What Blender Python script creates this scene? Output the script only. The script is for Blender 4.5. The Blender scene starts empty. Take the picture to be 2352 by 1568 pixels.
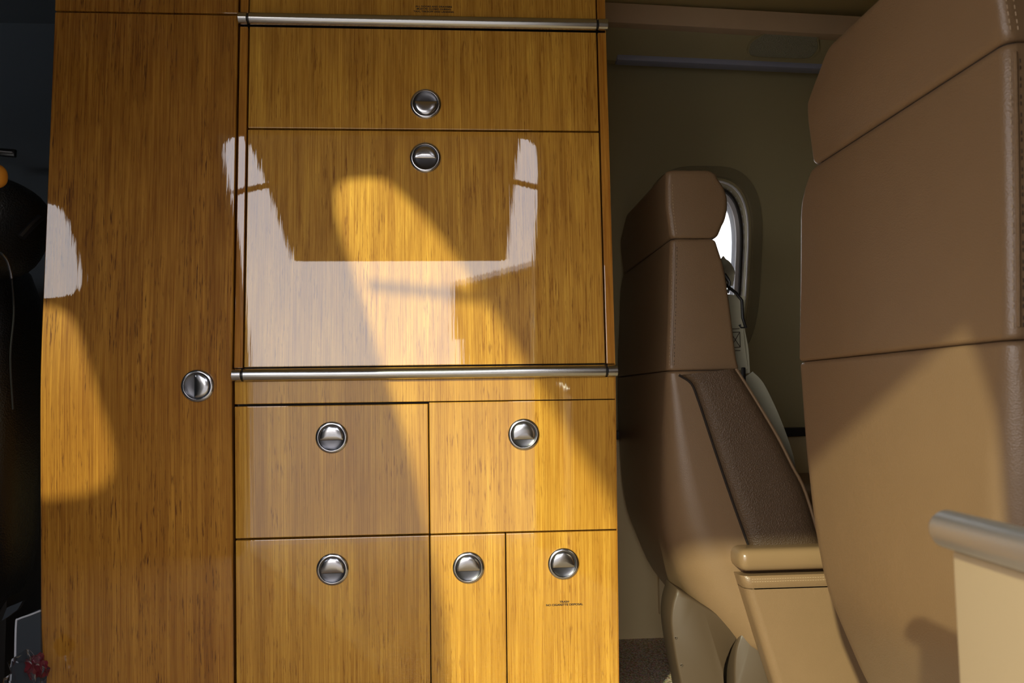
import bpy, bmesh, math, random
from mathutils import Vector, Matrix
random.seed(4)
S = bpy.context.scene
COL = S.collection
R = math.radians

# ------------------------------------------------------------------ camera, world, sun, exposure
F = 1800.0
def _rot(a, b, c):
    return Matrix.Rotation(a, 3, 'Z') @ Matrix.Rotation(b, 3, 'X') @ Matrix.Rotation(c, 3, 'Y')
LEAN = R(3.4)          # the cabinet fronts lean; camera and cabinets were measured in one frame
ZK = .638
PIV = Vector((0, 0, ZK)); RX = Matrix.Rotation(LEAN, 3, 'X')
CR = RX @ _rot(-0.06774965, 0.01123641, 0.01030112)
CAMP = RX @ (Vector((0, -1.26, .67)) - PIV) + PIV
cam_d = bpy.data.cameras.new('camera'); cam = bpy.data.objects.new('camera', cam_d); COL.objects.link(cam)
m = Matrix((CR @ Vector((1, 0, 0)), CR @ Vector((0, 0, 1)), CR @ Vector((0, -1, 0)))).transposed().to_4x4()
m.translation = CAMP
cam.matrix_world = m
cam_d.sensor_width = 36; cam_d.lens = F / 2352 * 36; cam_d.clip_start = .02; cam_d.clip_end = 500
cam_d.dof.use_dof = True; cam_d.dof.focus_distance = 1.32; cam_d.dof.aperture_fstop = 9
S.camera = cam

SUN_DIR = Vector((.52, 1, -.48)).normalized()
sd = bpy.data.lights.new('sun', 'SUN'); sun = bpy.data.objects.new('sun', sd); COL.objects.link(sun)
sun.rotation_euler = SUN_DIR.to_track_quat('-Z', 'Y').to_euler(); sun.location = (-6, -12, 8)
sd.energy = 4.0; sd.angle = R(1.1); sd.color = (1, .99, .66)

W = bpy.data.worlds.new('sky'); S.world = W; W.use_nodes = True
nt = W.node_tree; bg = nt.nodes['Background']
tc = nt.nodes.new('ShaderNodeTexCoord'); sx = nt.nodes.new('ShaderNodeSeparateXYZ')
cr = nt.nodes.new('ShaderNodeValToRGB')
nt.links.new(tc.outputs['Generated'], sx.inputs[0]); nt.links.new(sx.outputs['Z'], cr.inputs[0])
cr.color_ramp.elements[0].position = 0; cr.color_ramp.elements[0].color = (1, .93, .88, 1)
cr.color_ramp.elements[1].position = .9; cr.color_ramp.elements[1].color = (.62, .72, .95, 1)
nt.links.new(cr.outputs[0], bg.inputs['Color']); bg.inputs['Strength'].default_value = 5.1

# daylight portals: they only steer sky sampling through the door and windows
def portal(loc, w, h, d):
    l = bpy.data.lights.new('daylight_portal', 'AREA'); o = bpy.data.objects.new('daylight_portal', l)
    COL.objects.link(o); l.shape = 'RECTANGLE'; l.size = w; l.size_y = h; l.cycles.is_portal = True
    o.location = loc; o.rotation_euler = Vector(d).to_track_quat('-Z', 'Y').to_euler()
portal((-.21, -1.12, .7), .95, 1.5, (0, 1, 0))
portal((-1.33, -1.1, 1.1), .6, .5, (0, 1, 0))
portal((.57, .66, .88), .32, .5, (0, -1, 0))

S.view_settings.view_transform = 'Standard'; S.view_settings.look = 'None'
S.view_settings.gamma = 1; S.view_settings.use_curve_mapping = False
S.view_settings.exposure = 0.0
S.cycles.max_bounces = 10; S.cycles.diffuse_bounces = 6
S.cycles.sample_clamp_indirect = 6

# ------------------------------------------------------------------ helpers
def at(px, py, Y):
    d = CR @ Vector(((px - 1176) / F, 1, (784 - py) / F))
    return CAMP + d * ((Y - CAMP.y) / d.y)

def obj(name, bm, mat, parent=None, smooth=True, angle=35):
    me = bpy.data.meshes.new(name); bmesh.ops.recalc_face_normals(bm, faces=bm.faces[:])
    bm.to_mesh(me); bm.free()
    o = bpy.data.objects.new(name, me); COL.objects.link(o)
    for mm in (mat if isinstance(mat, (list, tuple)) else [mat]): me.materials.append(mm)
    if smooth:
        for p in me.polygons: p.use_smooth = True
        me.set_sharp_from_angle(angle=R(angle))
    if parent: o.parent = parent
    return o
def tag(o, label=None, cat=None, group=None, kind=None):
    if label: o['label'] = label
    if cat: o['category'] = cat
    if group: o['group'] = group
    if kind: o['kind'] = kind
    return o
def thing(name, label, cat, group=None, loc=(0, 0, 0)):
    o = bpy.data.objects.new(name, None); COL.objects.link(o); o.location = loc; o.empty_display_size = .05
    return tag(o, label, cat, group)
def struct(name, bm, mat, **k):
    return tag(obj(name, bm, mat, **k), kind='structure')

def add_box(bm, x0, x1, y0, y1, z0, z1, bev=0, seg=2):
    r = bmesh.ops.create_cube(bm, size=1)
    vs = r['verts']
    for v in vs:
        v.co = Vector(((x0 + x1) / 2 + v.co.x * (x1 - x0), (y0 + y1) / 2 + v.co.y * (y1 - y0), (z0 + z1) / 2 + v.co.z * (z1 - z0)))
    if bev:
        es = list({e for v in vs for e in v.link_edges})
        bmesh.ops.bevel(bm, geom=es, offset=bev, segments=seg, profile=.6, affect='EDGES')
    return bm
def box(x0, x1, y0, y1, z0, z1, bev=0, seg=2):
    return add_box(bmesh.new(), x0, x1, y0, y1, z0, z1, bev, seg)
def add_loft(bm, rings, cap=True, closed=True):
    R_ = [[bm.verts.new(p) for p in r] for r in rings]
    n = len(R_[0])
    for a, b in zip(R_, R_[1:]):
        for i in range(n if closed else n - 1):
            j = (i + 1) % n
            try: bm.faces.new((a[i], a[j], b[j], b[i]))
            except ValueError: pass
    if cap:
        bm.faces.new(R_[0]); bm.faces.new(R_[-1])
    return bm
def loft(rings, cap=True, closed=True): return add_loft(bmesh.new(), rings, cap, closed)
def add_tube(bm, pts, r, n=12, cap=True):
    pts = [Vector(p) for p in pts]; rings = []
    rr = r if isinstance(r, (list, tuple)) else [r] * len(pts)
    up = None
    for i, p in enumerate(pts):
        t = (pts[min(i + 1, len(pts) - 1)] - pts[max(i - 1, 0)]).normalized()
        if up is None: up = t.orthogonal().normalized()
        up = (up - t * up.dot(t)).normalized(); s = t.cross(up)
        rings.append([p + (up * math.cos(a) + s * math.sin(a)) * rr[i] for a in [2 * math.pi * k / n for k in range(n)]])
    return add_loft(bm, rings, cap)
def tube(pts, r, n=12): return add_tube(bmesh.new(), pts, r, n)
def smooth_path(pts, k=8):
    pts = [Vector(p) for p in pts]; out = []
    P = [pts[0] * 2 - pts[1]] + pts + [pts[-1] * 2 - pts[-2]]
    for i in range(1, len(P) - 2):
        for j in range(k):
            t = j / k; a, b, c, d = P[i - 1:i + 3]
            out.append(.5 * ((2 * b) + (c - a) * t + (2 * a - 5 * b + 4 * c - d) * t * t + (3 * b - a - 3 * c + d) * t ** 3))
    return out + [pts[-1]]
def add_ribbon(bm, pts, wdir, width, th):
    pts = smooth_path(pts, 6); rings = []
    for i, p in enumerate(pts):
        t = (pts[min(i + 1, len(pts) - 1)] - pts[max(i - 1, 0)]).normalized()
        w = Vector(wdir[min(i * len(wdir) // len(pts), len(wdir) - 1)]) if isinstance(wdir, list) else Vector(wdir)
        w = (w - t * w.dot(t)).normalized(); n = t.cross(w)
        rings.append([p + w * a * width / 2 + n * b * th / 2 for a, b in ((-1, -.6), (-.94, -1), (.94, -1), (1, -.6), (1, .6), (.94, 1), (-.94, 1), (-1, .6))])
    return add_loft(bm, rings)
def interp(tab, z):
    tab = sorted(tab)
    if z <= tab[0][0]: return tab[0][1]
    for (a, b), (c, d) in zip(tab, tab[1:]):
        if z <= c: return b + (d - b) * (z - a) / (c - a)
    return tab[-1][1]
def sinterp(tab, z):   # smooth interpolation
    h = .02
    return sum(interp(tab, z + k * h) for k in (-1, 0, 1)) / 3

# ------------------------------------------------------------------ materials
def lin(r, g, b):
    return tuple(((c / 255 / 12.92) if c / 255 <= .04045 else ((c / 255 + .055) / 1.055) ** 2.4) for c in (r, g, b)) + (1,)
def mat(name, col, rough=.5, metal=0, bump=None, coat=0, noise=None, ior=1.5, aniso=0):
    m = bpy.data.materials.new(name); m.use_nodes = True; t = m.node_tree; b = t.nodes['Principled BSDF']
    b.inputs['Base Color'].default_value = col; b.inputs['Roughness'].default_value = rough
    b.inputs['Metallic'].default_value = metal; b.inputs['Coat Weight'].default_value = coat
    b.inputs['IOR'].default_value = ior; b.inputs['Anisotropic'].default_value = aniso
    if noise or bump:
        tc = t.nodes.new('ShaderNodeTexCoord')
    if noise:   # (scale, amount)
        n = t.nodes.new('ShaderNodeTexNoise'); n.inputs['Scale'].default_value = noise[0]; n.inputs['Detail'].default_value = 4
        t.links.new(tc.outputs['Object'], n.inputs['Vector'])
        mx = t.nodes.new('ShaderNodeMix'); mx.data_type = 'RGBA'
        a = noise[1]
        mx.inputs[6].default_value = tuple(c * (1 - a) for c in col[:3]) + (1,)
        mx.inputs[7].default_value = tuple(min(1, c * (1 + a)) for c in col[:3]) + (1,)
        t.links.new(n.outputs['Fac'], mx.inputs[0]); t.links.new(mx.outputs[2], b.inputs['Base Color'])
    if bump:    # (kind, scale, strength, distance)
        if bump[0] == 'voronoi':
            n = t.nodes.new('ShaderNodeTexVoronoi'); n.inputs['Scale'].default_value = bump[1]; out = n.outputs['Distance']
        else:
            n = t.nodes.new('ShaderNodeTexNoise'); n.inputs['Scale'].default_value = bump[1]; n.inputs['Detail'].default_value = 6; out = n.outputs['Fac']
        t.links.new(tc.outputs['Object'], n.inputs['Vector'])
        bp = t.nodes.new('ShaderNodeBump'); bp.inputs['Strength'].default_value = bump[2]; bp.inputs['Distance'].default_value = bump[3]
        t.links.new(out, bp.inputs['Height']); t.links.new(bp.outputs[0], b.inputs['Normal'])
    return m

def wood(name, seed, light, dark, streak, pores=.5):
    m = bpy.data.materials.new(name); m.use_nodes = True; t = m.node_tree; b = t.nodes['Principled BSDF']
    L = t.links.new; N = t.nodes.new
    tc = N('ShaderNodeTexCoord'); oi = N('ShaderNodeObjectInfo')
    def nz(scale, det, rough=.5, off=0):
        mp = N('ShaderNodeMapping'); mp.inputs['Scale'].default_value = scale; mp.inputs['Location'].default_value = (seed + off, off * 2, seed * 3)
        L(tc.outputs['Object'], mp.inputs[0]); n = N('ShaderNodeTexNoise'); n.inputs['Scale'].default_value = 1
        n.inputs['Detail'].default_value = det; n.inputs['Roughness'].default_value = rough; L(mp.outputs[0], n.inputs['Vector']); return n.outputs['Fac']
    def ramp(fac, stops):
        r = N('ShaderNodeValToRGB'); e = r.color_ramp.elements
        e[0].position, e[0].color = stops[0]; e[1].position, e[1].color = stops[-1]
        for p, c in stops[1:-1]:
            x = e.new(p); x.color = c
        L(fac, r.inputs[0]); return r.outputs[0]
    def mix(f, a, c, mode='MIX'):
        x = N('ShaderNodeMix'); x.data_type = 'RGBA'; x.blend_type = mode
        for s, v in ((0, f), (6, a), (7, c)):
            if hasattr(v, 'links') or hasattr(v, 'is_linked'): L(v, x.inputs[s])
            else: x.inputs[s].default_value = v
        return x.outputs[2]
    fine = nz((520, 60, 5), 6, .65)                    # hair-fine vertical grain
    base = ramp(fine, [(.32, dark), (.68, light)])
    wide = nz((60, 60, 1.2), 5, .6, 7)                 # broader vertical bands
    base = mix(.85, base, ramp(wide, [(.32, (.70, .62, .52, 1)), (.68, (1.15, 1.18, 1.2, 1))]), 'MULTIPLY')
    cloud = nz((9, 9, 4), 4, .6, 13)
    base = mix(.7, base, ramp(cloud, [(.3, (.80, .72, .62, 1)), (.66, (1.06, 1.06, 1.06, 1))]), 'MULTIPLY')
    por = nz((430, 60, 26), 3, .6, 21)                 # short dark pores
    area = nz((24, 24, 3.5), 4, .6, 31)
    pf = ramp(por, [(.56, (0, 0, 0, 1)), (.66, (1, 1, 1, 1))]); af = ramp(area, [(.36, (0, 0, 0, 1)), (.60, (1, 1, 1, 1))])
    mm = N('ShaderNodeMath'); mm.operation = 'MULTIPLY'; L(pf, mm.inputs[0]); L(af, mm.inputs[1])
    m2 = N('ShaderNodeMath'); m2.operation = 'MULTIPLY'; L(mm.outputs[0], m2.inputs[0]); m2.inputs[1].default_value = pores
    base = mix(m2.outputs[0], base, streak)
    L(base, b.inputs['Base Color'])
    b.inputs['Roughness'].default_value = .5; b.inputs['Specular IOR Level'].default_value = .15
    b.inputs['Coat Weight'].default_value = 1; b.inputs['Coat Roughness'].default_value = .012; b.inputs['Coat IOR'].default_value = 1.72
    cb = N('ShaderNodeBump'); cb.inputs['Strength'].default_value = .035; cb.inputs['Distance'].default_value = .001
    wv = nz((170, 30, 3), 3, .5, 3); L(wv, cb.inputs['Height']); L(cb.outputs[0], b.inputs['Coat Normal'])
    return m

M = {}
M['wood'] = wood('lacquered_veneer', 1.3, lin(218, 170, 68), lin(168, 113, 28), lin(124, 74, 16), .8)
M['wood_tall'] = wood('lacquered_veneer_tall', 5.1, lin(196, 142, 52), lin(142, 88, 24), lin(84, 42, 12), .95)
M['wood_edge'] = wood('veneer_edge', 9.7, lin(190, 134, 46), lin(160, 102, 26), lin(120, 60, 10), .3)
M['dark_gap'] = mat('dark_cabinet_recess', lin(26, 20, 14), .6)
M['edge_dark'] = mat('dark_stained_edge', lin(88, 44, 18), .25)
M['steel'] = mat('brushed_steel', (.55, .55, .54, 1), .2, 1, aniso=.5)
M['rail_steel'] = mat('satin_steel_rail', (.5, .5, .5, 1), .42, .85)
M['cup'] = mat('dark_steel_cup', (.10, .10, .11, 1), .3, .9)
M['chrome'] = mat('satin_chrome', (.50, .50, .52, 1), .2, 1, bump=('noise', 60, .02, .001))
M['black'] = mat('black_ink', (.012, .010, .008, 1), .5)
M['leather'] = mat('taupe_leather', lin(130, 104, 76), .35, bump=('voronoi', 620, .32, .0006), noise=(26, .05))
M['leather_insert'] = mat('grained_leather_insert', lin(92, 72, 52), .5, bump=('voronoi', 420, .7, .0012), noise=(30, .06))
M['leather_smooth'] = mat('smooth_leather_pad', lin(136, 110, 80), .24, noise=(20, .03))
M['thread'] = mat('pale_thread', lin(186, 160, 128), .7)
M['thread_dark'] = mat('dark_thread', lin(48, 36, 26), .8)
M['seam'] = mat('dark_seam', lin(36, 26, 18), .8)
M['shell'] = mat('taupe_plastic_shell', lin(78, 63, 47), .5, noise=(14, .05))
M['wall'] = mat('beige_wall_lining', lin(158, 146, 108), .62, bump=('noise', 500, .12, .0005), noise=(5, .05))
M['wall_low'] = mat('beige_lower_panel', lin(206, 184, 138), .6, noise=(5, .03))
M['head'] = mat('headliner', lin(176, 156, 106), .8, bump=('noise', 700, .3, .0005))
M['trim_band'] = mat('taupe_trim_band', lin(196, 168, 136), .5, noise=(40, .04))
M['ledge_dark'] = mat('dark_ledge_gap', lin(30, 24, 20), .6)
M['grey_strip'] = mat('blue_grey_strip', lin(150, 154, 176), .45)
M['win_trim'] = mat('window_surround', lin(128, 118, 90), .4)
M['win_edge'] = mat('window_bright_edge', lin(235, 235, 240), .25)
M['strap'] = mat('olive_webbing', lin(160, 156, 134), .75, bump=('noise', 900, .4, .0004), noise=(60, .08))
M['blk_metal'] = mat('black_metal', (.012, .012, .013, 1), .28, 0)
M['blk_leather'] = mat('black_leather', (.012, .013, .014, 1), .38, bump=('voronoi', 300, .6, .001))
M['cockpit'] = mat('charcoal_cockpit_lining', lin(92, 104, 116), .8, noise=(4, .08))
M['beige_panel'] = mat('cream_door_panel', lin(168, 146, 113), .55, noise=(12, .03))
M['apron'] = mat('pale_concrete', lin(120, 112, 104), .9, noise=(.7, .08))
M['hangar'] = mat('hangar_cladding', lin(70, 62, 54), .8, noise=(.3, .08))
M['leaf'] = mat('dark_door_lining', lin(62, 56, 50), .7)
M['skin'] = mat('aircraft_skin', lin(205, 205, 205), .4)
M['case'] = mat('dark_grey_plastic', lin(52, 58, 64), .45)
M['pale_edge'] = mat('pale_piping', lin(190, 192, 200), .4)
M['red'] = mat('red_film', lin(110, 16, 32), .3)
M['amber'] = mat('amber_plastic', lin(214, 140, 44), .35)
M['grille'] = mat('grey_green_mesh', lin(150, 146, 122), .75, bump=('voronoi', 420, .9, .002))
def pane_mat(name):
    g = bpy.data.materials.new(name); g.use_nodes = True; t = g.node_tree; o = t.nodes['Material Output']
    tr = t.nodes.new('ShaderNodeBsdfTransparent'); gl = t.nodes.new('ShaderNodeBsdfGlossy'); gl.inputs['Roughness'].default_value = .02
    tr.inputs['Color'].default_value = (.95, .96, .96, 1)
    fr = t.nodes.new('ShaderNodeFresnel'); fr.inputs['IOR'].default_value = 1.45; mx = t.nodes.new('ShaderNodeMixShader')
    t.links.new(fr.outputs[0], mx.inputs[0]); t.links.new(tr.outputs[0], mx.inputs[1]); t.links.new(gl.outputs[0], mx.inputs[2])
    t.links.new(mx.outputs[0], o.inputs['Surface']); return g
def glass(name, tint, rough):
    g = bpy.data.materials.new(name); g.use_nodes = True; b = g.node_tree.nodes['Principled BSDF']
    b.inputs['Base Color'].default_value = tint; b.inputs['Transmission Weight'].default_value = 1
    b.inputs['Roughness'].default_value = rough; b.inputs['IOR'].default_value = 1.1; return g
M['glass'] = pane_mat('acrylic_glazing')
M['film'] = glass('clear_plastic_film', (.8, .82, .85, 1), .12)

def carpet_mat():
    m = bpy.data.materials.new('loop_carpet'); m.use_nodes = True; t = m.node_tree; b = t.nodes['Principled BSDF']
    tc = t.nodes.new('ShaderNodeTexCoord'); v = t.nodes.new('ShaderNodeTexVoronoi'); v.inputs['Scale'].default_value = 260
    t.links.new(tc.outputs['Object'], v.inputs['Vector'])
    r = t.nodes.new('ShaderNodeValToRGB'); e = r.color_ramp.elements
    e[0].position = .1; e[0].color = lin(250, 235, 205); e[1].position = .75; e[1].color = lin(176, 150, 118)
    t.links.new(v.outputs['Distance'], r.inputs[0])
    mx = t.nodes.new('ShaderNodeMix'); mx.data_type = 'RGBA'; mx.blend_type = 'MULTIPLY'; mx.inputs[0].default_value = .35
    t.links.new(r.outputs[0], mx.inputs[6]); t.links.new(v.outputs['Color'], mx.inputs[7])
    t.links.new(mx.outputs[2], b.inputs['Base Color']); b.inputs['Roughness'].default_value = .95
    bp = t.nodes.new('ShaderNodeBump'); bp.inputs['Strength'].default_value = .9; bp.inputs['Distance'].default_value = .003; bp.invert = True
    t.links.new(v.outputs['Distance'], bp.inputs['Height']); t.links.new(bp.outputs[0], b.inputs['Normal'])
    return m
M['carpet'] = carpet_mat()

# ------------------------------------------------------------------ cabin shell
ZC = 1.46
near_prof = [(0, -1.0), (.2, -1.06), (.45, -1.09), (.8, -1.07), (1.0, -.99), (1.15, -.88), (1.28, -.76), (1.36, -.69), (1.42, -.62), (1.46, -.57)]
far_prof = [(0, .60), (.45, .60), (.70, .605), (.90, .59), (1.10, .565), (1.24, .54), (1.30, .53), (1.42, .51), (1.46, .50)]
def nearY(z): return sinterp(near_prof, z)
def farY(z): return sinterp(far_prof, z)
class Hole:
    def __init__(s, cx, cz, hw, hh, n=4, lean=0): s.cx, s.cz, s.hw, s.hh, s.n, s.lean = cx, cz, hw, hh, n, lean
    def iv(s, z):
        u = abs(z - s.cz) / s.hh; c = s.cx + s.lean * (z - s.cz)
        if u >= 1: return (c, c)
        w = s.hw * (1 - u ** s.n) ** (1 / s.n); return (c - w, c + w)
    def zs(s): return [s.cz + s.hh * math.sin(math.pi / 2 * k / 14) for k in range(-14, 15)]
def sheet(prof, x0, x1, z0, z1, holes, th):
    bm = bmesh.new()
    zs = sorted({round(z, 5) for z in [z0 + (z1 - z0) * k / 36 for k in range(37)] + [z for h in holes for z in h.zs()] if z0 <= z <= z1})
    rows = []
    for z in zs:
        xs = [x0]
        for h in holes: xs += list(h.iv(z))
        xs.append(x1); rows.append([bm.verts.new((x, prof(z), z)) for x in xs])
    inner = []
    for a, b in zip(rows, rows[1:]):
        for i in range(0, len(a), 2): bm.faces.new((a[i], a[i + 1], b[i + 1], b[i]))
    bmesh.ops.remove_doubles(bm, verts=bm.verts[:], dist=1e-5)
    # thickness, outwards
    faces = bm.faces[:]
    r = bmesh.ops.extrude_face_region(bm, geom=faces)
    s = 1 if th > 0 else -1
    for g in r['geom']:
        if isinstance(g, bmesh.types.BMVert): g.co.y += th
    return bm

XB = -.66   # cockpit / cabin divide
DOOR = Hole(-.20, .64, .425, .69, 26)
CW = Hole(-1.28, 1.065, .225, .125, 5)
FW = Hole(.583, .90, .116, .205, 3.2, .05)
struct('wall_front', sheet(nearY, XB, 2.0, 0, 1.45, [DOOR], -.06), M['wall'])
struct('wall_front_cockpit', sheet(nearY, -2.0, XB, 0, 1.45, [CW], -.06), M['cockpit'])
struct('wall_back', sheet(farY, XB + .001, 2.0, 0, 1.45, [FW], .06), M['wall'])
struct('wall_back_cockpit', sheet(farY, -2.0, XB, 0, 1.45, [], .06), M['cockpit'])
def ceil(x0, x1):
    bm = bmesh.new(); rows = []
    for k in range(17):
        t = k / 16; y = -.64 + 1.18 * t; z = 1.438 + .05 * math.sin(math.pi * t)
        rows.append([(x0, y, z), (x1, y, z), (x1, y, z + .04), (x0, y, z + .04)])
    return loft(rows)
struct('ceiling', ceil(XB, 2.0), M['head'])
struct('ceiling_cockpit', ceil(-2.0, XB), M['cockpit'])
struct('floor', box(-2.0, 2.0, -1.10, .66, -.04, .03), M['carpet'])
struct('wall_right', box(2.0, 2.06, -1.12, .70, 0, 1.5), M['wall'])
struct('wall_left', box(-2.06, -2.0, -1.12, .70, 0, 1.5), M['cockpit'])
struct('ground', box(-60, 60, -120, 60, -1.35, -1.25), M['apron'])

# lower side panel, ledge, inset panel on the far wall
struct('trim_1', box(-.1, 2.0, .585, .60, .028, .492, .002), M['wall_low'])
struct('trim_2', box(-.1, 2.0, .56, .60, .492, .512, .003), M['ledge_dark'])
p0, p1 = at(1512, 1408, .585), at(1700, 1290, .585)
struct('trim_3', box(p0.x, p1.x + .2, .570, .5849, p0.z, p1.z, .002), M['wall_low'])

# window
def ring_pts(h, grow, n=56):
    out = []
    for k in range(n):
        a = 2 * math.pi * k / n; c, s = math.cos(a), math.sin(a); e = 2 / h.n
        x = (h.hw + grow) * math.copysign(abs(c) ** e, c); z = (h.hh + grow) * math.copysign(abs(s) ** e, s)
        out.append((h.cx + x + h.lean * z, h.cz + z))
    return out
def window_part(h, prof, levels):
    return [[Vector((x, prof(z) + dy, z)) for x, z in ring_pts(h, g)] for g, dy in levels]
wroot = tag(thing('window_1', None, None), kind='structure')
def wring(name, levels, m):
    r = window_part(FW, farY, levels); return obj(name, loft(r + [r[0]], cap=False), m, wroot)
wring('window_surround', [(.038, -.001), (.036, -.006), (.014, -.007), (.011, -.003), (.011, .012), (.038, .012)], M['win_trim'])
wring('window_frame', [(.006, .0), (.004, -.003), (.001, -.003), (.0, .02), (.006, .02)], M['win_edge'])
wring('window_seal', [(-.001, .022), (-.006, .022), (-.006, .03), (-.001, .03)], M['ledge_dark'])
wring('inner_frame', [(-.002, .034), (-.014, .034), (-.014, .042), (-.002, .042)], M['win_edge'])
wring('inner_frame', [(-.004, .05), (-.020, .05), (-.020, .058), (-.004, .058)], M['win_edge'])
g = window_part(FW, farY, [(-.003, .044), (-.003, .047)])
obj('glass_pane', loft(g), M['glass'], wroot)
wroot2 = tag(thing('window_2', None, None), kind='structure')
g = window_part(CW, nearY, [(.0, -.03), (.0, -.034)])
obj('glass_pane', loft(g), M['glass'], wroot2)

# overhead band, grey strip, air grille on the far wall
def bar_between(a, b, h, d, bev=.002):
    # a bar from a to b along its top front edge; h down, d deep into the wall
    a, b = Vector(a), Vector(b); bm = bmesh.new(); L = (b - a).length
    add_box(bm, 0, L, 0, d, -h, 0, bev)
    ang = math.atan2(b.z - a.z, b.x - a.x)
    ya = math.atan2(b.y - a.y, b.x - a.x)
    bmesh.ops.transform(bm, verts=bm.verts[:], matrix=Matrix.Translation(a) @ Matrix.Rotation(ya, 4, 'Z') @ Matrix.Rotation(-ang, 4, 'Y'))
    return bm
a, b = at(1383, 4, .385), at(2290, 55, .385)
struct('trim_4', bar_between(a, b, .045, .03), M['trim_band'])
a, b = at(1418, 124, .455), at(1930, 147, .455)
lp = tag(obj('light_strip', bar_between(a, b, .0135, .03, .004), M['grey_strip']), 'blue grey light strip running along the upper side wall', 'light strip')
# valance between band and strip
a, b = at(1383, 50, .40), at(2290, 90, .40)
c, d = at(1383, 137, .468), at(2290, 182, .468)
def vquad(a, b, c, d, th):
    n = Vector((0, th, 0)); bm = bmesh.new()
    return loft([[a, b, b + n, a + n], [c, d, d + n, c + n]])
struct('trim_5', vquad(a, b, c, d, .02), M['wall'])
# grille follows the valance
gp = []
outl = [(1716, 112), (1722, 95), (1740, 82), (1762, 71), (1800, 70), (1868, 74), (1876, 90), (1878, 106), (1868, 122), (1850, 131), (1800, 130), (1750, 128), (1722, 124)]
def on_val(px, py, off):
    # intersect pixel ray with the valance plane
    n = (b - a).cross(c - a).normalized(); dr = CR @ Vector(((px - 1176) / F, 1, (784 - py) / F))
    s = (a - CAMP).dot(n) / dr.dot(n); nn = n if n.y < 0 else -n
    return CAMP + dr * s + nn * (off + .005)
sm = smooth_path([Vector((x, y, 0)) for x, y in outl + outl[:1]], 4)[:-1]
ctr = Vector((1797, 102, 0))
def gring(s, off): return [on_val(*(ctr + (p - ctr) * s).xy, off) for p in sm]
gr = thing('air_grille', 'rounded grey mesh grille in the panel above the side wall strip', 'grille')
obj('mesh_face', loft([gring(.97, -.008), gring(.965, .0025), gring(.5, .003), gring(.05, .003)]), M['grille'], gr)
obj('rim', loft([gring(1.03, -.008), gring(1.02, .004), gring(.975, .004), gring(.965, -.008), gring(1.03, -.008)], cap=False), M['wall'], gr)

# ------------------------------------------------------------------ overhead door leaf (outside), hangar
leaf = thing('overhead_door', 'open upper door leaf raised above the entrance, seen mirrored in the veneer', 'door')
def leaf_pts(x0, x1, off):
    return [Vector((x, y, z + off)) for x in (x0, x1) for y, z in ((-.80, 1.395),)]
rg = []
for y, z, th in ((-.735, 1.325, .05), (-.79, 1.362, .045), (-.88, 1.398, .03), (-.977, 1.420, .025), (-1.07, 1.418, .03), (-1.154, 1.404, .03), (-1.30, 1.362, .035), (-1.446, 1.308, .04), (-1.56, 1.258, .04), (-1.66, 1.222, .035), (-1.69, 1.205, .02)):
    rg.append([(-.625, y, z), (-.60, y, z - .008), (.165, y, z - .008), (.19, y, z), (.19, y, z + th), (-.625, y, z + th)])
obj('door_skin', loft(rg), M['leaf'], leaf)
for x in (-.5, .06):
    obj('hinge', box(x, x + .05, -.93, -.86, 1.41, 1.45, .004), M['steel'], leaf)
for p, q in (((-.625, -.93, 1.225), (-.585, -1.28, 1.368)), ((.25, -.92, 1.235), (.185, -1.26, 1.370))):
    obj('gas_strut', tube([p, q], .009, 10), M['blk_metal'], leaf)
hg = thing('hangar_building', 'dark hangar outside, seen only mirrored in the glossy veneer', 'building')
obj('hangar_wall', loft([[(.1, y, -1.3), (16, y, -1.3), (16, y, 6.25), (8, y, 7.05), (.1, y, 4.9)] for y in (-22, -34)]), M['hangar'], hg)
obj('hangar_roof', loft([[(-.2, y, 4.85), (8, y, 7.05), (16.5, y, 6.25), (16.5, y, 6.4), (8, y, 7.2), (-.2, y, 5.0)] for y in (-21.5, -34.5)]), M['skin'], hg)

# ------------------------------------------------------------------ cabinets (front plane bends back above ZK)
TH = 0.08323551
def bendp(x, out, z, soft=0.0):
    if soft:
        # smooth bend over +-soft around ZK
        u = (z - ZK) / soft
        if u <= -1: y, a = 0.0, 0.0
        elif u >= 1: y, a = math.tan(TH) * (z - ZK), TH
        else: y = math.tan(TH) * soft * (u + 1) ** 2 / 4; a = TH * (u + 1) / 2
    elif z > ZK + .0: y, a = math.tan(TH) * (z - ZK), TH
    else: y, a = 0.0, 0.0
    return Vector((x, y - out * math.cos(a), z + (-out * math.sin(a)) * -1 * 0 + out * math.sin(a)))
def panel(x0, x1, z0, z1, o0, o1, bev=.0012, soft=0, cuts=0):
    bm = box(x0, x1, o0, o1, z0, z1)
    if cuts:
        for k in range(1, cuts):
            zz = z0 + (z1 - z0) * k / cuts
            bmesh.ops.bisect_plane(bm, geom=bm.verts[:] + bm.edges[:] + bm.faces[:], plane_co=(0, 0, zz), plane_no=(0, 0, 1))
        if bev:
            es = [e for e in bm.edges if e.calc_face_angle(0) > 1]
            bmesh.ops.bevel(bm, geom=es, offset=bev, segments=1, affect='EDGES')
    elif bev:
        bmesh.ops.bevel(bm, geom=bm.edges[:], offset=bev, segments=2, profile=.6, affect='EDGES')
    for v in bm.verts: v.co = bendp(v.co.x, v.co.y, v.co.z, soft)
    return bm
O = .018     # door face stands this far proud of plane 0 minus O: faces lie exactly on plane 0
def face(name, x0, x1, z0, z1, parent, m='wood', **k):
    return obj(name, panel(x0, x1, z0, z1, -O, 0, **k), M[m], parent, smooth=False)

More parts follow.
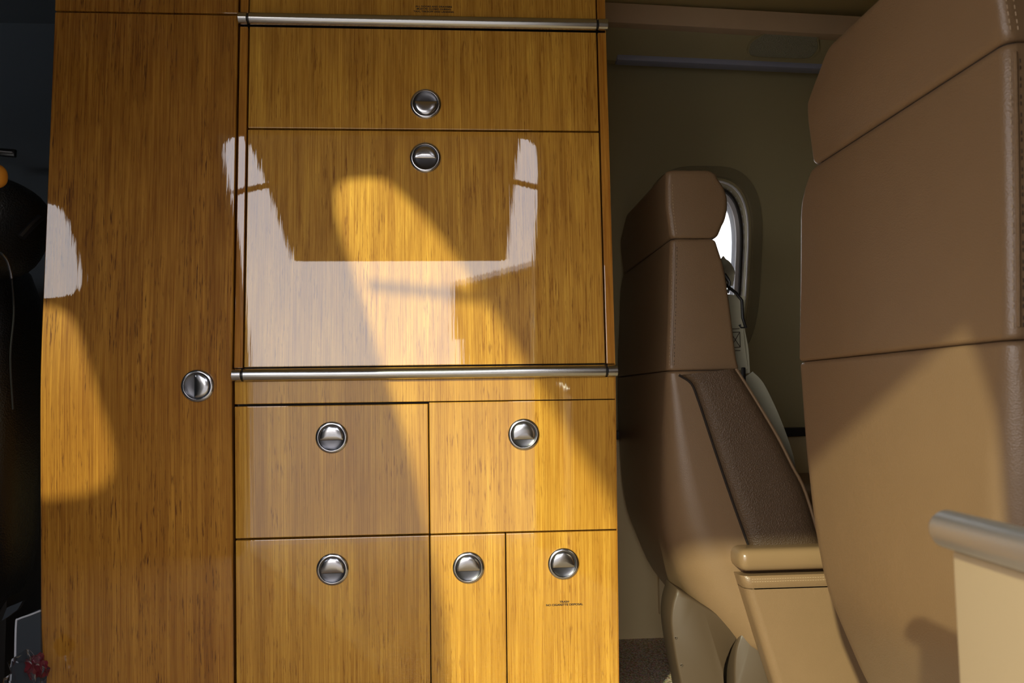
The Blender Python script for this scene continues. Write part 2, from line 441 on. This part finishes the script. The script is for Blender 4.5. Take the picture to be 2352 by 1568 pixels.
RL = .0254   # latch radius
def lathe(profile, n=48):
    bm = bmesh.new(); rings = [[(r * math.cos(2 * math.pi * k / n), -h, r * math.sin(2 * math.pi * k / n)) for k in range(n)] for r, h in profile]
    return add_loft(bm, rings, cap=True)
def latch(px, z, parent, rot, cover=.62, R0=RL):
    """bezel with recessed cup and a domed turning paddle; rot = direction the paddle leans"""
    up = z > ZK
    base = bendp(px, 0, z)
    mt = Matrix.Translation(base) @ (Matrix.Rotation(-TH, 4, 'X') if up else Matrix.Identity(4))
    bm = lathe([(R0 * .80, .0), (R0 * 1.0, .0), (R0 * 1.0, .0012), (R0 * .97, .0026), (R0 * .84, .0040), (R0 * .82, .0038), (R0 * .80, .0004), (R0 * .5, .0002), (.0003, .0001)])
    bmesh.ops.transform(bm, verts=bm.verts[:], matrix=mt); obj('latch_ring', bm, M['chrome'], parent, angle=50)
    bm = lathe([(R0 * .80, .0002), (R0 * .80, .0030), (R0 * .76, .0024), (R0 * .60, .0012), (R0 * .3, .0008), (.0002, .0007)])
    bmesh.ops.transform(bm, verts=bm.verts[:], matrix=mt); obj('latch_cup', bm, M['cup'], parent, angle=50)
    # paddle: circular segment, domed
    bm = bmesh.new(); r = R0 * .74; ch = r * (1 - 2 * cover); nr, nc = 10, 24
    pts = []
    rings = []
    lev = [(1.0, .0012), (1.0, .0022), (.95, .0030), (.8, .0038), (.55, .0045), (.3, .0048)]
    outline = []
    a0 = math.acos(max(-1, min(1, ch / r)))
    for k in range(nc + 1):
        a = -a0 + 2 * a0 * k / nc; outline.append((r * math.cos(a), r * math.sin(a)))
    for k in range(1, 12):
        t = k / 12; y0, y1 = outline[nc][1], outline[0][1]; outline.append((ch, y0 + (y1 - y0) * t))
    c0 = ((r + ch) / 2, 0)
    for s, h in lev:
        rings.append([(c0[0] + (u - c0[0]) * s, -h, c0[1] + (v - c0[1]) * s) for u, v in outline])
    add_loft(bm, rings)
    bmesh.ops.transform(bm, verts=bm.verts[:], matrix=mt @ Matrix.Rotation(rot, 4, 'Y'))
    obj('latch_paddle', bm, M['chrome'], parent, angle=60)
UP, DOWN, RIGHT = -math.pi / 2, math.pi / 2, 0

def textmesh(body, size, pos_x, pos_z, parent, up):
    cu = bpy.data.curves.new('lettering', 'FONT'); cu.body = body; cu.size = size; cu.align_x = 'CENTER'; cu.align_y = 'CENTER'
    cu.space_line = 1.08; cu.offset = size * .035; cu.extrude = .00004; cu.space_character = 1.02
    tmp = bpy.data.objects.new('tmp', cu); COL.objects.link(tmp)
    dg = bpy.context.evaluated_depsgraph_get(); me = bpy.data.meshes.new_from_object(tmp.evaluated_get(dg))
    bpy.data.objects.remove(tmp)
    base = bendp(pos_x, .0003, pos_z)
    me.transform(Matrix.Translation(base) @ (Matrix.Rotation(-TH, 4, 'X') if up else Matrix.Identity(4)) @ Matrix.Rotation(math.pi / 2, 4, 'X') @ Matrix.Diagonal((1.14, 1, 1, 1)))
    o = bpy.data.objects.new('lettering', me); COL.objects.link(o); me.materials.clear(); me.materials.append(M['black']); o.parent = parent
    return o

# --- galley cabinet
gal = thing('galley_cabinet', 'glossy honey veneer cabinet with steel rails, two flap doors and five drawers', 'cabinet')
zT = 1.40
G = .0016
body = bmesh.new()
add_box(body, -.3535, .2525, .02, .50, .045, ZK)
rg = [[(-.3525, .02, ZK), (.2515, .02, ZK), (.2515, .50, ZK), (-.3525, .50, ZK)], [(-.3525, .02 + math.tan(TH) * (zT - ZK), zT), (.2465, .02 + math.tan(TH) * (zT - ZK), zT), (.2465, .36, zT), (-.3525, .36, zT)]]
add_loft(body, rg)
obj('carcass', body, M['dark_gap'], gal)
# side skin, right side of the cabinet
def side_skin(x0, x1):
    bm = bmesh.new()
    prof = [(0.0, .045), (0.0, ZK), (math.tan(TH) * (zT - ZK), zT), (.36, zT), (.50, 1.15), (.50, .045)]
    return loft([[(x, y, z) for y, z in prof] for x in (x0, x1)])
bm = side_skin(.2525, .2535)
obj('side_panel', bm, M['wood_edge'], gal)
# upper stiles and top strip
face('stile', -.3535, -.3405, .6465, 1.206, gal, 'wood_edge')
face('stile', .2395, .2535, .6465, 1.206, gal, 'wood_edge')
face('stile', -.3535, -.3405, 1.229, zT, gal, 'wood_edge')
face('stile', .2395, .2535, 1.229, zT, gal, 'wood_edge')
face('top_panel', -.3385, .2375, 1.229, zT, gal)
textmesh('ALL DOORS AND DRAWERS\nMUST BE CLOSED DURING\nTAXI, TAKEOFF AND LANDING', .0041, -.0365, 1.2415, gal, True)
d = face('flap_door', -.3378, .2368, 1.0352, 1.206, gal); latch(-.0507, 1.078, d, DOWN, .62)
d = face('flap_door', -.3378, .2368, .6475, 1.0322, gal); latch(-.0519, .9874, d, UP, .55)
# front rail strip and drawers
face('rail_panel', -.3525, .2525, .5895, .6255, gal)
zt = .5862
d = face('drawer', -.3525, -.0502, .3790, .5858, gal); latch(-.2023, .5351, d, UP, .62)
d = face('drawer', -.0485, .2525, .3785, .5880, gal); latch(.1029, .5346, d, UP, .72)
d = face('drawer', -.3525, -.0502, .045, .3760, gal); latch(-.2026, .3268, d, UP, .66)
d = face('drawer', -.0485, .0712, .045, .3758, gal); latch(.0119, .3233, d, UP, .64)
d = face('drawer', .0729, .2525, .045, .3758, gal); latch(.1649, .3252, d, UP, .66)
textmesh('TRASH\nNO CIGARETTE DISPOSAL', .0044, .1658, .2615, d, False)
# steel rails
def rail(z, r):
    base = bendp(0, .004, z); y, zz = base.y, base.z
    a = obj('steel_rail', tube([(-.3365, y, zz), (.2355, y, zz)], r, 28), M['steel'], gal)
    for x0, x1 in ((-.3545, -.3405), (.2395, .2555)):
        s = 1 if x1 < 0 else -1
        e = obj('rail_end_cap', tube([(x0, y, zz), (x0 + .0006, y, zz), (x1 - .0006, y, zz), (x1, y, zz)], [r * .94, r, r, r * .94], 28), M['steel'], gal)
    for x in (-.3385, .2375):
        obj('rail_collar', tube([(x - .0014, y, zz), (x + .0014, y, zz)], r * .86, 24), M['blk_metal'], gal)
rail(.6355, .0098); rail(1.2175, .0098)

LEANM = Matrix.Translation(PIV) @ RX.to_4x4() @ Matrix.Translation(-PIV)
gal.matrix_world = LEANM
# --- tall cabinet
tall = thing('tall_cabinet', 'tall narrow glossy brown veneer locker with one full height door', 'cabinet')
body = bmesh.new()
def slabp(x0, x1, zz): return [(x0, .02 + max(0, math.tan(TH) * (zz - ZK + .05)), zz), (x1, .02 + max(0, math.tan(TH) * (zz - ZK + .05)), zz), (x1, .52 if zz < 1.1 else .34, zz), (x0, .52 if zz < 1.1 else .34, zz)]
add_loft(body, [slabp(-.645, -.3585, z) for z in (.045, .55, .75, 1.05, 1.12, zT)])
obj('carcass', body, M['wood_edge'], tall)
zs = 1.2265
d = obj('locker_door', panel(-.6475, -.3572, .045, zs - .0012, -O, 0, soft=.07, cuts=60, bev=.0014), M['wood_tall'], tall, angle=20)
latch(-.4092, .6193, d, RIGHT, .62)
obj('top_panel', panel(-.6475, -.3572, zs + .0012, zT, -O, 0, soft=.07, bev=.0014), M['wood_tall'], tall, smooth=False)

tall.matrix_world = LEANM
# ------------------------------------------------------------------ seats
def rrect(x0, x1, y0, y1, rb, rf, z, n=7):
    """ring at height z: x0 = back, x1 = front, y0 near side, y1 far side; rb / rf corner radii"""
    out = []
    for cx_, cy_, a0, r in ((x1 - rf, y1 - rf, 0, rf), (x0 + rb, y1 - rb, 90, rb), (x0 + rb, y0 + rb, 180, rb), (x1 - rf, y0 + rf, 270, rf)):
        for k in range(n):
            a = R(a0 + 90 * k / (n - 1)); out.append(Vector((cx_ + r * math.cos(a), cy_ + r * math.sin(a), z)))
    return out
SW = .458
back_tab = [(.10, .508), (.152, .462), (.207, .420), (.323, .376), (.40, .370), (.52, .370), (.62, .374), (.75, .382), (.87, .388)]
front_tab = [(.12, .66), (.318, .655), (.434, .607), (.55, .545), (.635, .506), (.751, .496), (.829, .487), (.872, .470)]
def seat(dx, dy, dz, label, harness, lift=0, SW=SW):
    root = thing('cabin_seat', label, 'seat', loc=(.55, .35, 0))
    at = lambda px, py, Y: globals()['at'](px, py, Y) - Vector((0, 0, .008))
    root.location = Vector((.55 + dx, .35 + dy, 0)); T = Matrix.Translation(Vector((-.55, -.35, dz)))
    def part(name, bm, m, parent=root, **k):
        for v in bm.verts:
            if v.co.z > .63: v.co.z += (v.co.z - .63) * lift
        bmesh.ops.transform(bm, verts=bm.verts[:], matrix=T); return obj(name, bm, m, parent, **k)
    def pill(zs, xb, xf, y0, y1, rb, rf, lo, hi):
        """stack of rings with softened bottom and top edges"""
        rings = []
        n = len(zs)
        for z in zs:
            t = 0
            if z < zs[0] + lo: u = 1 - (z - zs[0]) / lo; t = lo * (1 - math.sqrt(max(0, 1 - u * u)))
            if z > zs[-1] - hi: u = 1 - (zs[-1] - z) / hi; t = max(t, hi * (1 - math.sqrt(max(0, 1 - u * u))))
            q0, q1 = xb(z) + t, xf(z) - t
            b_, f_ = rb(z) if callable(rb) else rb, rf(z) if callable(rf) else rf
            lim = min((q1 - q0) / 2, (y1 - y0) / 2 - t) * .98
            yy = y1 - t - (.040 * max(0, (z - (zs[-1] - .055)) / .055) ** 2.2 if zs[-1] > .8 and len(zs) > 5 else 0)
            rings.append(rrect(q0, q1, y0 + t, yy, min(b_, lim), min(f_, lim), z))
        return loft(rings)
    def zl(z0, z1, lo, hi, n=14):
        a = [z0 + lo * (1 - math.cos(math.pi / 2 * k / 5)) for k in range(6)]
        c = [z1 - hi * (1 - math.cos(math.pi / 2 * k / 5)) for k in range(6)][::-1]
        return sorted(set(a + [z0 + lo + (z1 - z0 - lo - hi) * k / n for k in range(1, n)] + c))
    Y0, Y1 = .133, .133 + SW
    # headrest
    hb = lambda z: interp([(.872, .388), (.93, .382), (.96, .382), (1.0, .384)], z)
    hf = lambda z: sinterp([(.872, .470), (.885, .484), (.91, .497), (.945, .501), (.97, .497), (.985, .486), (1.002, .466)], z)
    hz = zl(.8722, 1.000, .008, .010)
    rings = []
    for r, z in zip([None] * len(hz), hz): pass
    def head():
        rings = []
        for z in hz:
            t = 0
            if z < hz[0] + .01: u = 1 - (z - hz[0]) / .008; t = .008 * (1 - math.sqrt(max(0, 1 - u * u)))
            if z > hz[-1] - .010: u = 1 - (hz[-1] - z) / .010; t = .010 * (1 - math.sqrt(max(0, 1 - u * u)))
            s = max(0, (z - .95)) * 1.1 + .036
            q0, q1 = hb(z) + t * .6, hf(z) - t
            rings.append(rrect(q0, q1, Y0 + t * .6, Y1 - t - s * 1.2, .010, min(.012, (q1 - q0) * .45), z))
        return rings
    hd = part('headrest', loft(head()), M['leather'])
    xb = lambda z: sinterp(back_tab, z)
    xf = lambda z: sinterp(front_tab, z)
    zz = zl(.6302, .8718, .005, .007)
    ub = part('upper_backrest', pill(zz, xb, xf, Y0, Y1, .012, .009, .005, .007), M['leather'])
    zz = zl(.115, .6298, .030, .006, 26)
    rb = lambda z: interp([(.1, .10), (.3, .085), (.45, .05), (.56, .03), (.627, .016)], z)
    lb = part('lower_backrest', pill(zz, xb, xf, Y0 - .0, Y1, rb, .012, .030, .006), M['leather'])
    # dark seams between pads
    part('seam_strip', pill([.8695, .8720, .8745], lambda z: .392, lambda z: .466, Y0 + .006, Y1 - .055, .01, .02, .0001, .0001), M['seam'])
    part('seam_strip', pill([.6265, .630, .6335], lambda z: .387, lambda z: .50, Y0 + .004, Y1 - .004, .01, .02, .0001, .0001), M['seam'])
    # side insert panel: grained leather, on the near side of the lower backrest
    def onside(px, py, o=0): p = at(px, py, Y0 - .002); p.y = Y0 - o; return p
    L_ = [(1562, 861), (1590, 880), (1605, 915), (1622, 965), (1640, 1020), (1662, 1085), (1688, 1160), (1725, 1262)]
    R_ = [(1690, 846), (1712, 880), (1735, 917), (1760, 958), (1790, 1010), (1820, 1070), (1850, 1130), (1890, 1262)]
    Lp = smooth_path([Vector((x, y, 0)) for x, y in L_], 4); Rp = smooth_path([Vector((x, y, 0)) for x, y in R_], 4)
    bm = bmesh.new(); rows = []
    NU = 10
    for l, r in zip(Lp, Rp):
        row = []
        for k in range(NU + 1):
            t = k / NU; q = l.lerp(r, t)
            o = .001 + .009 * (1 - (2 * t - 1) ** 4) ** .5 if 0 < t < 1 else .0
            row.append(onside(q.x, q.y, o))
        rows.append([Vector((row[0].x, Y0 + .02, row[0].z))] + row + [Vector((row[-1].x, Y0 + .02, row[-1].z))])
    ins = part('side_insert', loft(rows, cap=True), M['leather_insert'], angle=70)
    # piping on the front edge + seam cord
    part('piping', tube([onside(q.x, q.y, .002) for q in Rp], .0028, 8), M['leather'], ins)
    part('seam_groove', tube([onside(q.x - 2, q.y, .0005) for q in Lp], .0022, 8), M['seam'], ins)
    # stitching along the vertical corner of backrest and headrest
    def stitches(pathpts, name, m, parent, ln=.0032, gap=.0024, r=.00045):
        bm = bmesh.new(); P = [Vector(p) for p in pathpts]
        for a_, b_ in zip(P, P[1:]):
            L = (b_ - a_).length; n = max(1, int(L / (ln + gap))); d_ = (b_ - a_).normalized()
            for k in range(n):
                s0 = a_ + d_ * (k * (ln + gap)); add_tube(bm, [s0, s0 + d_ * ln], r, 5)
        return part(name, bm, m, parent)
    cor = []
    for k in range(16):
        z = .640 + (.862 - .640) * k / 15
        cor.append((xb(z) + .012, Y0 - .0003, z))
    stitches(cor, 'stitching', M['thread_dark'], ub)
    stitches([(x - .008, y + .0016, z) for x, y, z in cor], 'stitching', M['thread'], ub)
    cor2 = [(hb(z) + .012, Y0 - .0003, z) for z in [.880 + .095 * k / 8 for k in range(9)]]
    stitches(cor2, 'stitching', M['thread'], hd)
    stitches([(x - .007, y, z) for x, y, z in cor2], 'stitching', M['thread'], hd)
    part('welt', tube([(x - .004, y + .0003, z) for x, y, z in cor], .0016, 8), M['leather'], ub)
    # seat cushion, hidden frame, pedestal shell
    part('seat_cushion', pill(zl(.26, .40, .03, .03), lambda z: .56, lambda z: 1.02, Y0 + .07, Y1 - .02, .04, .05, .03, .03), M['leather'])
    # base shells
    def slab(poly, y0, y1, inset=.006):
        n = len(poly); c = Vector((sum(p.x for p in poly) / n, 0, sum(p.z for p in poly) / n))
        def rg(s, y): return [Vector((c.x + (p.x - c.x) * s, y, c.z + (p.z - c.z) * s)) for p in poly]
        return loft([rg(.94, y0), rg(.98, y0 + inset * .3), rg(1, y0 + inset), rg(1, y1 - inset), rg(.94, y1)])
    def poly(pts, Y): return [at(q.x, q.y, Y) for q in smooth_path([Vector((x, y, 0)) for x, y in pts + pts[:1]], 4)[:-1]]
    sh = part('base_shell', slab(poly([(1556, 1352), (1600, 1380), (1660, 1418), (1698, 1452), (1680, 1490), (1664, 1540), (1670, 1600), (1690, 1640), (1590, 1640), (1562, 1560), (1543, 1450), (1544, 1395)], .16), .16, .24), M['shell'], angle=50)
    for py, px in ((1465, 1553), (1528, 1566)):
        q = at(px, py, .158); part('rivet', tube([q + Vector((0, .004, 0)), q, q + Vector((0, -.0012, 0))], [.0022, .0022, .0012], 10), M['chrome'], sh)
    part('base_arm', slab(poly([(1702, 1456), (1760, 1440), (1850, 1450), (1880, 1640), (1700, 1650), (1688, 1568), (1690, 1500)], .15), .15, .23), M['shell'], angle=50)
    for yy in (.2, .42):
        part('leg', box(.50, .86, yy, yy + .03, 0 - dz, .2, .006), M['shell'])
    # armrest: pad on a leather wrapped box
    def pxbox(x0, x1, y0, y1, z0, z1, r): return box(x0, x1, y0, y1, z0, z1, r, 5)
    a0_, a1_ = at(1697, 1262, .09), at(1697, 1314, .09)
    part('armrest_pad', pxbox(a0_.x, a0_.x + .30, .085, .155, a1_.z, a0_.z, .0185), M['leather_smooth'])
    b0_ = at(1702, 1322, .095)
    b1_ = at(1712, 1346, .095)
    def armring(z, y0=.095, y1=.15):
        x = interp([(0 - dz, at(1822, 1700, .095).x), (at(1780, 1568, .095).z, at(1780, 1568, .095).x), (b0_.z, b0_.x)], z)
        return rrect(x, x + .27, y0, y1, .016, .016, z)
    ztop = b0_.z
    rings = [armring(z) for z in (-dz, .05, .1, .15, .2, .25, ztop - .024, ztop - .022)]
    rings += [armring(ztop - .020, .0935, .1515), armring(ztop - .004, .0935, .1515), armring(ztop - .001, .096, .149)]
    ab = part('armrest_box', loft(rings), M['leather'], angle=40)
    for dzz in (.006, .0105):
        x0 = b0_.x + .018; stitches([(x0, .0929, ztop - dzz), (x0 + .22, .0929, ztop - dzz)], 'stitching', M['thread'], ab, .003, .0015)
    if harness:
        Y = .20
        def A(px, py, y=Y): return at(px, py, y)
        h = part('harness_strap', add_ribbon(bmesh.new(), [A(1655, 596, .26), A(1668, 612, .25), A(1676, 632), A(1672, 655)], (.5, -.9, 0), .022, .003), M['strap'])
        h2 = part('harness_strap', add_ribbon(bmesh.new(), [A(1690, 678), A(1684, 720), A(1688, 790), A(1696, 850)], (.9, -.42, 0), .036, .003), M['strap'])
        h2b = part('harness_strap', add_ribbon(bmesh.new(), [A(1702, 690, .21), A(1698, 740, .205), A(1708, 800, .205), A(1712, 858, .20)], (.5, -.9, 0), .022, .002), M['strap'])
        bx = bmesh.new()
        for s0, s1 in (((-.8, .9), (.8, .9)), ((-.8, -.9), (.8, -.9)), ((-.8, .9), (.8, -.9)), ((.8, .9), (-.8, -.9)), ((-.8, .9), (-.8, -.9)), ((.8, .9), (.8, -.9)), ((-.8, 1.3), (.8, 1.3)), ((-.8, -1.3), (.8, -1.3))):
            c = A(1689, 780, Y - .006)
            add_tube(bx, [c + Vector((.010 * s0[0], -.004 * s0[0], .016 * s0[1])), c + Vector((.010 * s1[0], -.004 * s1[0], .016 * s1[1]))], .0006, 5)
        part('stitching', bx, M['thread_dark'], h2)
        part('adjuster_buckle', tube([A(1664, 652, .195), A(1690, 672, .19), A(1704, 690, .19), A(1706, 730, .19), A(1713, 752, .19), A(1702, 752, .195), A(1699, 745, .195)], .0030, 8), M['blk_metal'])
        part('adjuster_buckle', tube([A(1664, 630, .20), A(1676, 648, .195), A(1672, 672, .195), A(1662, 655, .20)], .0038, 8), M['blk_metal'])
        part('slider_buckle', bar_between(A(1705, 843, .19), A(1713, 843, .19), .036, .008, .002), M['blk_metal'])
        part('harness_strap', add_ribbon(bmesh.new(), [A(1712, 866, .20), A(1733, 888, .205), A(1757, 935, .215), A(1780, 990, .22), A(1800, 1050, .23), A(1812, 1110, .25)], (.95, -.35, .1), .036, .0025), M['strap'])
    return root
far_seat = seat(0, 0, .008, 'taupe leather seat behind the cabinet, in front of the oval window, with a harness', True)
near_seat = seat(.098, -.751, .008, 'large taupe leather seat filling the right edge, seen from its back', False, .10, .428)

# ------------------------------------------------------------------ foreground: cream partition with a steel grab rail
part_ = thing('entrance_partition', 'cream panel by the entrance with a steel grab rail on top, lower right corner', 'partition')
Yf = -.795
q0 = at(2185, 1262, Yf); X0 = q0.x
obj('panel_board', box(X0, X0 + .022, -1.04, Yf, 0, q0.z, .003), M['beige_panel'], part_)
e0 = at(2176, 1214, Yf - .0)
obj('grab_rail', tube([(e0.x, Yf + .006, e0.z), (e0.x, Yf + .004, e0.z), (e0.x, Yf, e0.z), (e0.x, -1.0, e0.z)], [.006, .0095, .0114, .0114], 28), M['rail_steel'], part_)
obj('rail_bracket', box(e0.x - .004, e0.x + .004, -.93, -.90, q0.z - .004, e0.z - .006), M['steel'], part_)

# ------------------------------------------------------------------ cockpit side (far left)
ps = thing('pilot_seat', 'black leather pilot seat shoulder showing left of the tall cabinet', 'seat')
def blob(px, py, Y, sx_, sy_, sz_, n=5, m='blk_leather', name='backrest', parent=None, rot=0):
    bm = bmesh.new(); bmesh.ops.create_uvsphere(bm, u_segments=32, v_segments=20, radius=1)
    for v in bm.verts:
        c = v.co
        k = (abs(c.x) ** n + abs(c.y) ** n + abs(c.z) ** n) ** (1 / n); v.co = c / k
        v.co = Vector((v.co.x * sx_, v.co.y * sy_, v.co.z * sz_))
    if rot: bmesh.ops.rotate(bm, verts=bm.verts[:], matrix=Matrix.Rotation(rot, 3, 'Y'))
    bmesh.ops.translate(bm, verts=bm.verts[:], vec=at(px, py, Y))
    return obj(name, bm, M[m], parent, angle=80)
blob(-20, 520, .12, .075, .10, .085, 2.6, parent=ps, rot=R(18))
blob(-80, 1000, .34, .12, .10, .36, 4, parent=ps)
blob(-90, 470, .10, .05, .06, .09, 3, parent=ps, name='headrest')
obj('side_bracket', tube([at(48, 545, .05), at(70, 520, .06), at(92, 500, .08)], .006, 8), M['blk_metal'], ps)
obj('frame', box(-1.12, -.86, .32, .46, 0, .5, .01), M['blk_metal'], ps)
hb_ = thing('headset', 'thin silver headset hoop hanging at the left edge', 'headset')
obj('headband', tube(smooth_path([at(-30, 575, 0), at(0, 580, 0), at(16, 598, 0), at(24, 622, 0), at(27, 640, 0)], 5), .0022, 8), M['chrome'], hb_)
blob(-45, 590, 0, .02, .014, .026, 2.2, 'blk_metal', 'ear_cup', hb_)
obj('cable', tube(smooth_path([at(27, 640, .0), at(32, 720, .01), at(24, 820, .01), at(30, 940, .02)], 5), .0014, 6), M['blk_metal'], hb_)
kn = thing('amber_knob', 'small rounded amber knob at the left edge above the black seat', 'knob')
blob(-12, 404, -.02, .017, .017, .019, 2.2, 'amber', 'knob_ball', kn)
obj('knob_stem', tube([at(-14, 424, -.02), at(-18, 560, .03)], .005, 10), M['blk_metal'], kn)
vs = thing('wall_handle', 'thin pale metal slot on the dark cockpit lining, upper left edge', 'handle')
obj('slot_plate', bar_between(at(-50, 336, .42), at(34, 342, .42), .016, .01), M['blk_metal'], vs)
obj('slot_edge', bar_between(at(-50, 341, .415), at(27, 348, .415), .0022, .006, .0004), M['pale_edge'], vs)
# flight case & bag on the cockpit floor
fc = thing('flight_case', 'dark grey case with pale edging behind the tall cabinet, bottom left', 'case')
Yc = .02
pp = [at(x, y, Yc) for x, y in ((33, 1640), (35, 1500), (37, 1430), (43, 1421), (70, 1411), (93, 1402), (94, 1500), (94, 1640))]
def prism(pl, y): return loft([[Vector((p.x, Yc, p.z)) for p in pl], [Vector((p.x, Yc + y, p.z)) for p in pl]])
obj('case_body', prism(pp, .05), M['case'], fc)
obj('case_edging', tube(smooth_path(pp[:6], 4), .0015, 8), M['pale_edge'], fc)
lid = [at(x, y, .1) for x, y in ((4, 1425), (16, 1395), (52, 1380), (40, 1400), (20, 1415))]
obj('case_handle', loft([lid, [p + Vector((0, .01, 0)) for p in lid]]), M['case'], fc)
bg_ = thing('plastic_bag', 'crumpled clear plastic bag with red print in front of the dark case', 'bag')
def crumple(px, py, Y, s, m, name, seed):
    random.seed(seed); bm = bmesh.new(); bmesh.ops.create_icosphere(bm, subdivisions=3, radius=1)
    from mathutils import noise
    for v in bm.verts:
        nn = noise.noise(v.co * 2.3 + Vector((seed, 0, 0))) * .55 + noise.noise(v.co * 6 + Vector((seed, 3, 0))) * .22
        v.co = v.co * (1 + nn); v.co = Vector((v.co.x * s[0], v.co.y * s[1], v.co.z * s[2]))
    bmesh.ops.translate(bm, verts=bm.verts[:], vec=at(px, py, Y)); return obj(name, bm, M[m], bg_, angle=20)
crumple(60, 1556, -.045, (.026, .012, .036), 'film', 'bag_film', 3)
crumple(85, 1530, -.015, (.014, .008, .016), 'red', 'red_wrapper', 8)
